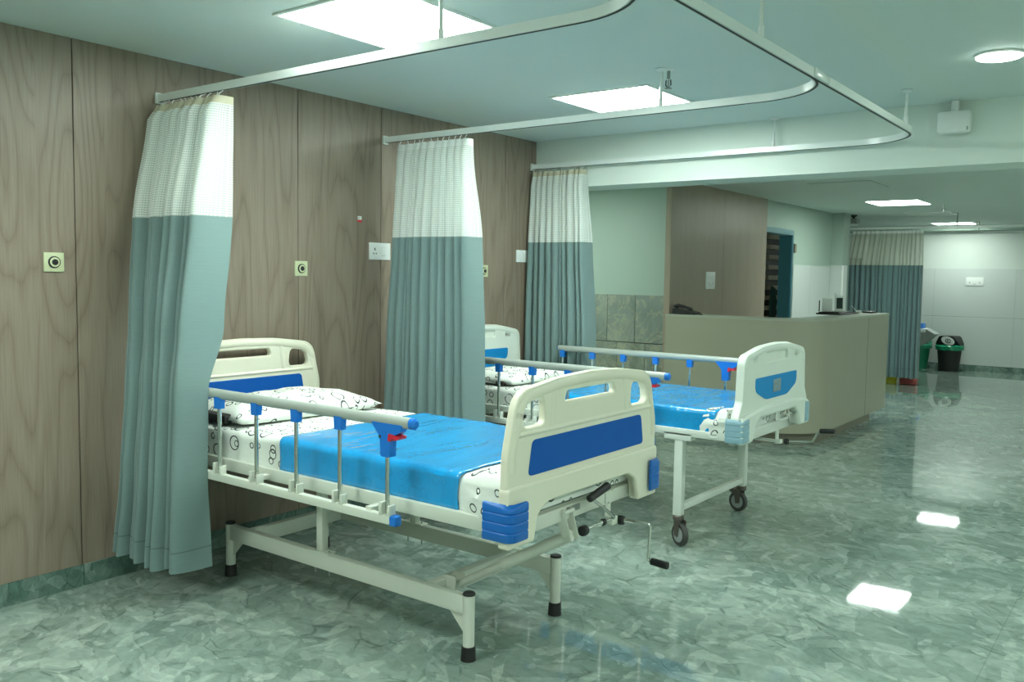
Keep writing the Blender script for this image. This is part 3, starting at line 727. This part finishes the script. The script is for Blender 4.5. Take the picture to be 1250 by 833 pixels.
        for s in (-1, 1):
            for x in (.42, 1.865):
                lg = MB().box((x - .024, s * .44 - .024, .165), (x + .024, s * .44 + .024, .60), .003).obj('leg', fr, t_)
                MB().box((x - .085, s * .44 - .03, .582), (x + .075, s * .44 + .03, .622), .003).obj('leg_plate', fr, lg)
                ang = PI - .5 if s < 0 else -.2
                m = RZ(ang)
                cs = MB()
                cs.lathe([(.026, .165), (.030, .160), (.030, .140), (.022, .134)], (x, s * .44, 0), 16)
                for q in (-1, 1):
                    poly = [(-.026, .140), (.026, .140), (.018, .055), (-.010, .050)]
                    vs = []
                    for w_ in (q * .021, q * .025):
                        vs.append([cs.bm.verts.new(Vector((x, s * .44, 0)) + m @ Vector((u - .018, w_, v))) for u, v in poly])
                    A, B = vs
                    cs.bm.faces.new(A[::-1]); cs.bm.faces.new(B)
                    for i in range(4): cs.bm.faces.new((A[i], A[(i + 1) % 4], B[(i + 1) % 4], B[i]))
                c0 = cs.obj('caster_fork', 'caster', lg)
                cen = Vector((x, s * .44, 0)) + m @ Vector((-.022, 0, .0625)); mr = m @ RX(PI / 2)
                wh = MB().lathe([(.040, -.014), (.058, -.015), (.0625, -.009), (.0625, .009), (.058, .015), (.040, .014)], cen, 28, mr).obj('caster_wheel', 'tyre', c0 if False else lg)
                MB().lathe([(.010, -.019), (.012, -.0165), (.042, -.0155), (.042, .0155), (.012, .0165), (.010, .019)], cen, 24, mr).obj('wheel_hub', 'hub', lg)
                if s > 0: MB().obox(Vector((x, s * .44, .128)) + m @ Vector((-.055, 0, 0)), (.04, .05, .03), m @ RY(.5), .003).obj('caster_brake', 'caster', lg)
        for x in (.42, 1.865): MB().box((x - .016, -.416, .185), (x + .016, .416, .222), .003).obj('leg_cross_bar', fr, t_)
        b2 = MB().box((2.16, .178, .53), (2.167, .222, .70), .001).box((2.16, .178, .508), (2.19, .222, .53), .002).box((2.02, .17, .515), (2.17, .19, .53))
        b2.tube([(2.155, .2, .645), (2.175, .2, .645)], .009, 8); b2.obj('crank_bracket', fr, t_)
        c2 = MB().tube([(2.20, .245, .515), (2.27, .268, .518), (2.335, .285, .522)], .007, 10).obj('crank', 'chrome', t_)
        MB().lathe([(.006, -.015), (.017, -.010), (.018, 0), (.017, .010), (.006, .015)], (2.205, .245, .515), 14, RY(PI / 2)).obj('crank_ball', 'dark', c2)
        MB().tube([(2.335, .285, .522), (2.345, .285, .530), (2.372, .285, .585), (2.38, .285, .591)], .006, 10).obj('crank_arm', 'chrome', c2)
        MB().tube([(2.380, .285, .592), (2.384, .285, .592), (2.462, .285, .600), (2.466, .285, .600)], [.009, .0135, .0145, .010], 14).obj('crank_grip', 'dark', c2)
    return t_
B1 = (0.0, 2.785, 0); B2 = (-.03, 4.765, 0)
make_bed('nearest hospital bed with cream boards, royal blue inlays and black-capped legs', B1, 'A')
make_bed('second hospital bed with white boards, light blue inlays and caster wheels', B2, 'B')

# ---------------------------------------------------------------- bedding
MW, MZ0, MZ1 = .445, .620, .752
def cross(off):
    """profile across the mattress: list of (y,z,s)"""
    r = .030; w_ = MW + off; zt = MZ1 + off; pts = [(-w_, MZ0)]
    for k in range(6): pts.append((-w_, MZ0 + (zt - r - MZ0) * (k + 1) / 6))
    for k in range(1, 6):
        a = PI - k / 5 * PI / 2; pts.append((-w_ + r + r * math.cos(a), zt - r + r * math.sin(a)))
    for k in range(1, 24): pts.append((-w_ + r + (2 * w_ - 2 * r) * k / 24, zt))
    for k in range(0, 6):
        a = PI / 2 - k / 5 * PI / 2; pts.append((w_ - r + r * math.cos(a), zt - r + r * math.sin(a)))
    for k in range(6): pts.append((w_, zt - r - (zt - r - MZ0) * (k + 1) / 6))
    out = []; s_ = 0
    for i, p in enumerate(pts):
        if i: s_ += math.dist(p, pts[i - 1])
        out.append((p[0], p[1], s_))
    return out
def cloth(name, x0, x1, nx, off, mat, seed, end=0, crumple=0, ripple=0, parent=None, zhem=0.0, thick=0, slant=0):
    bm = bmesh.new(); uvl = bm.loops.layers.uv.new('uv'); grid = []
    prof = cross(off)
    def pos(x, p):
        y, z, s_ = p
        v = Vector((x, y, z))
        n_ = noise.noise(Vector((x * 3, s_ * 3, 5.5))) * .006 + noise.noise(Vector((x * 9, s_ * 2.5, seed + 4))) * ripple
        nrm = Vector((0, -1, 0)) if y < -MW + .02 and z < MZ1 - .02 else Vector((0, 1, 0)) if y > MW - .02 and z < MZ1 - .02 else Vector((0, 0, 1))
        d = max(0, 1 - abs(x - 2.06) / .095) * max(0, 1 - abs(y + MW) / .30) if crumple else 0
        n_ += d * crumple * (noise.noise(Vector((x * 22 + z * 16, z * 26 - x * 8, seed))) + .45)
        f = 0 if z < MZ0 + .002 and not crumple else 1
        return v + nrm * n_ * f
    for i in range(nx + 1):
        x = x0 + (x1 - x0) * i / nx
        grid.append([(bm.verts.new(pos(x + slant * (p[2] - .5) + .012 * noise.noise(Vector((p[2] * 9, seed, i > nx / 2))) * (ripple > 0) * (abs(i / nx - .5) * 2), p)), x + seed, p[2]) for p in prof])
    for i in range(nx):
        for j in range(len(prof) - 1):
            q = (grid[i][j], grid[i + 1][j], grid[i + 1][j + 1], grid[i][j + 1]); f = bm.faces.new([a[0] for a in q])
            for lp, a in zip(f.loops, q): lp[uvl].uv = (a[1], a[2])
    if end:   # closed solid ends
        for g_ in (grid[0], grid[-1]):
            f = bm.faces.new([a[0] for a in g_])
            for lp in f.loops: lp[uvl].uv = (lp.vert.co.y, lp.vert.co.z)
        f = bm.faces.new([g_[0][0] for g_ in grid] + [g_[-1][0] for g_ in reversed(grid)])
    bmesh.ops.recalc_face_normals(bm, faces=bm.faces)
    me = bpy.data.meshes.new(name); bm.to_mesh(me); bm.free(); finish(me, mat, True, True)
    o = link(name, me, parent)
    if thick:
        md = o.modifiers.new('solid', 'SOLIDIFY'); md.thickness = thick; md.offset = 0
    return o
def pillow(loc, size, seed, label, corelab=True, rz=0.0):
    t_ = thing('pillow', label, 'pillow', loc, 'ring-patterned pillows'); t_.rotation_euler = (0, 0, rz)
    L, W_, H = size; bm = bmesh.new(); uvl = bm.loops.layers.uv.new('uv')
    N = 26; top = []; bot = []
    for i in range(N + 1):
        rt, rb = [], []
        for j in range(N + 1):
            u = -1 + 2 * i / N; v = -1 + 2 * j / N
            e = max(0, (1 - u ** 4)) ** .6 * max(0, (1 - v ** 4)) ** .6
            k = 1 - .07 * (u * u) * (1 - abs(v)) - .05 * v * v * (1 - abs(u))
            x = u * L / 2 * (1 - .05 * (1 - v * v) * abs(u)); y = v * W_ / 2 * (1 - .05 * (1 - u * u) * abs(v))
            nz = .016 * noise.noise(Vector((u * 2.3, v * 2.3, seed))) + .007 * noise.noise(Vector((u * 6, v * 6, seed)))
            zt = H * .30 + H * .70 * e + nz * e; zb_ = H * .30 - H * .30 * e ** .5
            rt.append((bm.verts.new((x, y, zt)), x, y))
            edge = i in (0, N) or j in (0, N)
            rb.append(rt[-1] if edge else (bm.verts.new((x, y, zb_)), x, y))
        top.append(rt); bot.append(rb)
    for g_, fl in ((top, 0), (bot, 1)):
        for i in range(N):
            for j in range(N):
                q = [g_[i][j], g_[i + 1][j], g_[i + 1][j + 1], g_[i][j + 1]]
                if fl: q = q[::-1]
                f = bm.faces.new([a[0] for a in q])
                for lp, a in zip(f.loops, q): lp[uvl].uv = (a[1] + seed * .7 + (2 if fl else 0), a[2] + seed)
    me = bpy.data.meshes.new('pillowcase'); bm.to_mesh(me); bm.free(); finish(me, 'rings', True, False); link('pillowcase', me, t_)
    return t_
def bedding(B, seed, which, xe=2.165, xb=1.955):
    m = cloth('mattress', .125, xe, 62, 0, 'rings', seed, end=1, crumple=.05); m.location = B
    tag(m, 'mattress in white ring-patterned sheet on the %s bed' % which, 'mattress', 'mattresses')
    s_ = cloth('rubber_sheet', .97, xb, 60, .007, 'bluesheet', seed + 3, ripple=.004, thick=.003); s_.location = B
    tag(s_, 'shiny bright blue rubber sheet across the mattress of the %s bed' % which, 'sheet', 'blue rubber sheets')
bedding(B1, 1, 'nearest'); bedding(B2, 2, 'second', 2.125, 2.07)
p1 = pillow((.43, 2.79, .752), (.50, .84, .108), 3, 'white ring-patterned pillow, open at one end, on the nearest bed', rz=-.05)
MB().box((-.20, -.425, .012), (.14, -.34, .052), .012).obj('pillow_core', 'dark', p1)['label'] = 'black pillow filling showing at the open end'
p2 = pillow((.42, 4.74, .752), (.46, .78, .095), 8, 'white ring-patterned pillow on the second bed, partly behind the curtain', rz=.04)
MB().box((.10, -.395, .010), (.16, -.30, .035), .008).obj('pillow_core', 'darkbrown', p2)

# ---------------------------------------------------------------- wall fittings on the laminate wall
def gas_outlet(y, z, label):
    t_ = thing('gas_outlet', label, 'gas outlet', (0, y, z), 'ivory gas outlets on the laminate wall')
    MB().box((0, -.044, -.042), (.008, .044, .042), .002).obj('cover_plate', 'ivory', t_)
    MB().lathe([(.026, .008), (.026, .013), (.021, .014)], n=28, rot=RY(PI / 2)).obj('outlet_ring', 'dark', t_)
    MB().lathe([(.021, .012), (.021, .0165), (.014, .017)], n=28, rot=RY(PI / 2)).obj('outlet_collar', 'ivory', t_)
    MB().lathe([(.014, .014), (.013, .019), (.006, .020)], n=24, rot=RY(PI / 2)).obj('outlet_port', 'dark', t_)
gas_outlet(1.88, 1.480, 'square ivory gas outlet left of the nearest curtain')
gas_outlet(3.245, 1.473, 'square ivory gas outlet between the nearest curtain and the middle one')
gas_outlet(4.879, 1.481, 'square ivory gas outlet just right of the middle curtain')
def pin(mb, y, z, w_=.005, h=.008): mb.box((.0095, y - w_, z - h), (.0105, y + w_, z + h))
t_ = thing('socket_plate', 'white socket and switch plate left of the middle curtain', 'socket', (0, 3.855, 1.588), 'white electrical plates')
MB().box((0, -.088, -.052), (.010, .088, .052), .002).obj('cover_plate', 'white', t_)
m = MB(); pin(m, -.045, .012, .004, .008); pin(m, -.056, -.014, .004, .004); pin(m, -.034, -.014, .004, .004); m.obj('socket_hole', 'dark', t_, False)
MB().box((.009, .005, -.03), (.0125, .045, .03), .002).obj('switch_rocker', 'white', t_)
MB().box((.0122, .008, -.028), (.0128, .042, -.026)).obj('rocker_line', 'grey', t_)
t_ = thing('socket_plate', 'white switch plate on the laminate wall left of the far bay curtain', 'switch', (0, 5.35, 1.597), 'white electrical plates')
MB().box((0, -.09, -.045), (.010, .09, .045), .002).obj('cover_plate', 'white', t_)
for k in (-.03, .02): MB().box((.009, k - .02, -.028), (.012, k + .02, .028), .002).obj('switch_rocker', 'white', t_)
t_ = thing('wall_sticker', 'tiny white and red sticker on the laminate wall above the socket plate', 'sticker', (0, 3.692, 1.775))
MB().box((0, -.016, -.004), (.001, .016, .018)).obj('sticker_top', 'white', t_, False)
MB().box((0, -.016, -.018), (.001, .016, -.004)).obj('sticker_band', 'red', t_, False)
MB().box((.001, -.010, .0), (.0014, -.006, .012)).obj('sticker_mark', 'dark', t_, False)
t_ = thing('switch_plate', 'tall white switch and socket plate on the wood partition above the counter', 'switch', (XP, 8.44, 1.432), 'white electrical plates')
MB().box((0, -.11, -.088), (.010, .11, .088), .002).obj('cover_plate', 'white', t_)
MB().box((.009, -.075, .02), (.012, .075, .06), .002).obj('switch_rocker', 'white', t_)
m = MB(); pin(m, -.04, -.03, .007, .006); pin(m, .04, -.03, .007, .006); pin(m, 0, -.05, .007, .006); m.obj('socket_hole', 'grey', t_, False)
t_ = thing('socket_plate', 'white double socket plate on the far white wall right of the bin', 'socket', (1.29, YF - .010, 1.468), 'white electrical plates')
MB().box((-.13, -.012, -.07), (.13, 0, .07), .003).obj('cover_plate', 'white', t_)
MB().box((-.08, -.014, -.03), (-.065, -.011, -.005)).box((.065, -.014, -.03), (.08, -.011, -.005)).box((-.02, -.014, -.045), (.03, -.011, -.038)).obj('socket_hole', 'grey', t_, False)
# emergency lamp box on the beam
t_ = thing('beam_box', 'white box hanging on a short stem in front of the beam', 'wall box', (2.895, YB, 2.34))
MB().box((-.083, -.09, -.058), (.083, -.02, .058), .010).obj('box_body', 'white', t_)
MB().box((-.018, -.065, .058), (.018, -.035, .121), .002).obj('box_stem', 'white', t_)
MB().box((.068, -.093, -.050), (.076, -.089, -.030)).obj('box_switch', 'grey', t_)
# sprinklers
def sprinkler(x, y, z, label, s=1):
    t_ = thing('sprinkler', label, 'sprinkler', (x, y, z), 'ceiling sprinklers')
    MB().lathe([(.03, 0), (.03, -.004), (.012, -.008)], n=20).obj('sprinkler_flange', 'white', t_)
    MB().tube([(0, 0, -.006), (0, 0, -.045)], .008, 10).obj('sprinkler_stem', 'greymetal', t_)
    MB().tube([(-.012, 0, -.05), (-.014, 0, -.075), (0, 0, -.09)], .003, 6).tube([(.012, 0, -.05), (.014, 0, -.075), (0, 0, -.09)], .003, 6).obj('sprinkler_yoke', 'dark', t_)
    MB().tube([(0, 0, -.05), (0, 0, -.088)], .004, 6).obj('sprinkler_bulb', 'grey', t_)
    MB().lathe([(.018, -.089), (.018, -.092)], n=14).obj('sprinkler_deflector', 'greymetal', t_)
sprinkler(1.905, 3.93, H1, 'small sprinkler head beside the hanger rod of the middle curtain rail')
sprinkler(1.674, 11.47, H2, 'small dark sprinkler head in the low ceiling right of the far lit panel')

# ---------------------------------------------------------------- reception counter
CX, CY, CH, CE, CR = 1.50, 7.50, 1.112, 9.92, .50
def cpath(inset):
    pts = [(XP - .01, CY + inset) if CY + inset < 7.54 else (XP + .004, CY + inset), (CX - CR, CY + inset)]
    for k in range(1, 14):
        a = -PI / 2 + (PI / 2) * k / 14; pts.append((CX - CR + (CR - inset) * math.cos(a), CY + CR + (CR - inset) * math.sin(a)))
    return pts + [(CX - inset, CY + CR), (CX - inset, 9.15), (CX - inset, CE - (.35 if inset > .03 and inset < .1 else 0))]
def cwall(name, i0, i1, z0, z1, mat, parent, root=(CX, CY, 0)):
    a = cpath(i0); b_ = cpath(i1); mb = MB(); n_ = len(a)
    V_ = [[mb.bm.verts.new((p[0] - root[0], p[1] - root[1], z)) for p in q] for q, z in ((a, z0), (a, z1), (b_, z1), (b_, z0))]
    for k in range(4):
        A, B = V_[k], V_[(k + 1) % 4]
        for i in range(n_ - 1): mb.bm.faces.new((A[i], A[i + 1], B[i + 1], B[i]))
    mb.bm.faces.new([v[0] for v in V_]); mb.bm.faces.new([v[-1] for v in V_])
    return mb.obj(name, mat, parent)
ct = thing('reception_counter', 'beige reception counter with rounded corner behind the second bed', 'counter', (CX, CY, 0))
cwall('counter_front', 0, .05, .10, CH - .02, 'counter', ct)
cwall('counter_ledge', -.003, .26, CH - .02, CH, 'countertop', ct)
cwall('kick_plate', .06, .09, 0, .10, 'kick', ct)
cwall('inner_desk', .30, .75, .72, .75, 'countertop', ct)
MB().box((-.0, CY + CR + 1.15 - CY, .10), (.0012, CY + CR + 1.153 - CY, CH - .02)).obj('panel_joint', 'slot', ct, False)
# telephone
ph = thing('telephone', 'black desk telephone on the left end of the counter', 'telephone', (.245, 7.63, CH))
MB().prism([(-.10, 0), (.115, 0), (.115, .022), (-.06, .055), (-.10, .055)], 'y', -.075, .075).obj('phone_base', 'dark', ph)
m = MB().tube([(-.085, -.03, .075), (-.06, -.03, .083), (.02, -.03, .068), (.075, -.03, .045)], [.020, .017, .012, .017], 12); m.tube([(-.09, -.03, .06), (-.085, -.03, .085)], .024, 12); m.obj('handset', 'dark', ph)
MB().tube([(.10, -.05, .012), (.15, -.06, .018), (.175, -.055, .010), (.19, -.05, .004)], .006, 8).obj('phone_cord', 'dark', ph)
# cluster on the counter
tr = MB().box((-.26, -.30, 0), (-.02, .32, .014), .003).box((-.24, -.28, .012), (-.04, .2, .026), .003).obj('document_tray', 'dark'); tr.location = (1.33, 9.15, CH)
tag(tr, 'flat black tray lying on the right part of the counter top', 'tray')
o = MB().box((-.05, -.05, 0), (.045, .06, .135), .006).obj('white_carton', 'white'); o.location = (1.14, 8.98, CH + .027); o.rotation_euler = (0, 0, .3)
tag(o, 'small white carton on the black tray on the counter', 'carton')
bk = MB().box((-.068, -.02, 0), (-.058, .07, .11), .002).obj('black_file', 'dark'); bk.location = (1.13, 8.97, CH + .027); bk.rotation_euler = (0, 0, .3)
tag(bk, 'thin black file standing left of the white carton', 'file')
t_ = thing('desk_phone_stand', 'white upright frame with dark screen beside the carton on the counter', 'device', (1.225, 9.08, CH + .027)); t_.rotation_euler = (0, 0, .35)
MB().obox((0, 0, .08), (.085, .03, .16), RX(-.15), .006).obj('device_body', 'white', t_)
MB().obox((0.004, -.018, .085), (.058, .004, .11), RX(-.15)).obj('device_screen', 'screen', t_)
MB().tube([(-.035, .0, .15), (-.045, 0, .175), (-.035, 0, .188)], .008, 8).obj('device_antenna', 'white', t_)
t_ = thing('desk_tag', 'small white folded card leaning on the tray right of the screen', 'card', (1.30, 9.36, CH + .015)); t_.rotation_euler = (0, 0, .3)
MB().obox((0, 0, .035), (.006, .05, .085), RY(-.75)).obj('card_leaf', 'white', t_)
MB().obox((.04, 0, .012), (.05, .05, .024), RY(0), .004).obj('card_foot', 'white', t_)
o = MB().box((-.05, -.08, 0), (.05, .08, .018), .006).obj('black_pad', 'dark'); o.location = (1.33, 9.80, CH)
tag(o, 'small flat black pad at the right end of the counter', 'pad')

# ---------------------------------------------------------------- far end
def swing_bin(loc, r, h, mats, label, sign=True, rz=0):
    t_ = thing('swing_bin', label, 'bin', loc, 'swing-top bins'); t_.rotation_euler = (0, 0, rz)
    MB().lathe([(r * .72, 0), (r * .74, .006), (r * .93, h * .66), (r * .95, h * .70)], n=32).obj('bin_body', mats[0], t_)
    lb = MB(); n_ = 36; rings = []
    for k, (rr, z) in enumerate(((.955, .60), (1.06, .615), (1.04, .66), (1.08, .70), (1.0, .74), (.93, .745))):
        rings.append([lb.bm.verts.new((r * rr * (1 + .03 * math.sin(i * 2.3 + k)) * math.cos(2 * PI * i / n_), r * rr * (1 + .03 * math.sin(i * 1.7 + k)) * math.sin(2 * PI * i / n_), h * (z + .012 * math.sin(i * 1.1 + k * 2)))) for i in range(n_)])
    for A, B in zip(rings, rings[1:]):
        for i in range(n_): lb.bm.faces.new((A[i], A[(i + 1) % n_], B[(i + 1) % n_], B[i]))
    lb.obj('bin_liner', mats[1], t_)
    # domed swing lid
    lid = MB(); prof = [(-1, .74), (-.93, .80), (-.62, .97), (-.48, 1.0), (.48, 1.0), (.62, .97), (.93, .80), (1, .74)]
    def wy(z): return math.sqrt(max(0.02, 1 - ((z - .74) / .30) ** 2 * .55))
    A = [lid.bm.verts.new((u * r, -r * .95 * math.sqrt(max(.04, 1 - u * u * .9)) * wy(z), h * z)) for u, z in prof]
    B = [lid.bm.verts.new((u * r, r * .95 * math.sqrt(max(.04, 1 - u * u * .9)) * wy(z), h * z)) for u, z in prof]
    lid.bm.faces.new(A); lid.bm.faces.new(B[::-1])
    for i in range(len(prof)): lid.bm.faces.new((A[i], B[i], B[(i + 1) % len(prof)], A[(i + 1) % len(prof)]))
    lid.obj('bin_lid', mats[0], t_)
    if sign:
        q = MB(); 
        ring = [(.22 * r + .52 * r * math.cos(a), .875 * h + .115 * h * math.sin(a) - .035 * h * math.cos(a)) for a in [2 * PI * k / 24 for k in range(24)]]
        q.prism([(u, v) for u, v in ring], 'y', -r * .885, -r * .80); fl = q.obj('swing_flap', 'white', t_)
        e = MB().tube([(.25 * r + .2 * r * math.cos(a), -r * .893, .87 * h + .055 * h * math.sin(a)) for a in [2 * PI * k / 20 for k in range(20)]], .006, 6, closed=True); e.obj('sign_ring', 'dark', fl)
        MB().box((.19 * r, -r * .9, .85 * h), (.29 * r, -r * .885, .89 * h)).obj('sign_mark', 'dark', fl, False)
        MB().box((.33 * r, -r * .9, .825 * h), (.47 * r, -r * .888, .835 * h)).obj('sign_stroke', 'red', fl, False)
    return t_
swing_bin((1.02, 15.80, 0), .20, .575, ('dark', 'liner'), 'black swing-top bin with green liner against the far white wall', rz=-.25)
swing_bin((.53, 15.86, 0), .20, .575, ('green', 'green'), 'green swing-top bin half hidden by the far teal curtain', rz=-.25)
o = MB().lathe([(.10, 0), (.115, .20), (.12, .21), (.12, .24), (.10, .245)], n=24).obj('yellow_bucket', 'yellow'); o.location = (.72, 13.28, 0)
tag(o, 'small yellow bucket on the floor under the hem of the far curtain', 'bucket')
t_ = thing('red_tub', 'small red tub on the floor right of the yellow bucket under the far curtain', 'tub', (.97, 13.32, 0))
MB().box((-.11, -.07, 0), (.11, .07, .10), .015).obj('tub_body', 'pink', t_)
MB().box((-.115, -.075, .10), (.115, .075, .12), .006).obj('tub_lid', 'red', t_)
ch = thing('folding_trolley', 'grey trolley with blue tray peeking out right of the far curtain', 'trolley', (.45, 15.35, 0))
for x in (-.05, .16):
    for y in (-.12, .15): MB().tube([(x, y, 0), (x, y, .66)], .012, 8).obj('leg', 'greymetal', ch)
MB().box((-.1, -.16, .64), (.32, .19, .70), .01).obj('tray', 'white', ch)
MB().prism([(.32, .70), (.46, .62), (.30, .46), (.22, .42), (.24, .64)], 'y', -.15, .17).obj('side_bag', 'grey', ch)
MB().box((-.05, -.12, .70), (.26, .14, .78), .012).obj('blue_tray', 'bluecap', ch)
cb = thing('wall_cabinet', 'pale cabinet on the far wall behind the sheer top of the far curtain', 'cabinet', (-.62, YF - .01, 1.84))
MB().box((-.18, -.16, 0), (.16, 0, .36), .01).obj('cabinet_body', 'white', cb)
MB().box((-.19, -.165, -.012), (-.17, 0, .37)).box((-.19, -.165, -.015), (.17, 0, 0)).obj('cabinet_edge', 'grey', cb)
pp = MB().tube([(0, 0, 0), (0, 0, .60)], .045, 12).obj('white_pipe', 'white'); pp.location = (-.43, YF - .09, 1.60)
tag(pp, 'short thick white pipe beside the pale cabinet behind the far curtain', 'pipe')
cc = thing('security_camera', 'small dark and white camera under the low ceiling left of the far curtain', 'camera', (.23, 12.92, H2))
MB().lathe([(.045, 0), (.045, -.015), (.02, -.03), (.02, -.05)], n=16).obj('camera_mount', 'dark', cc)
MB().tube([(-.05, .02, -.075), (.07, -.03, -.085)], .035, 14).obj('camera_body', 'grey', cc)
MB().box((-.08, -.03, -.15), (.06, .03, -.125), .006).obj('camera_bracket', 'white', cc)
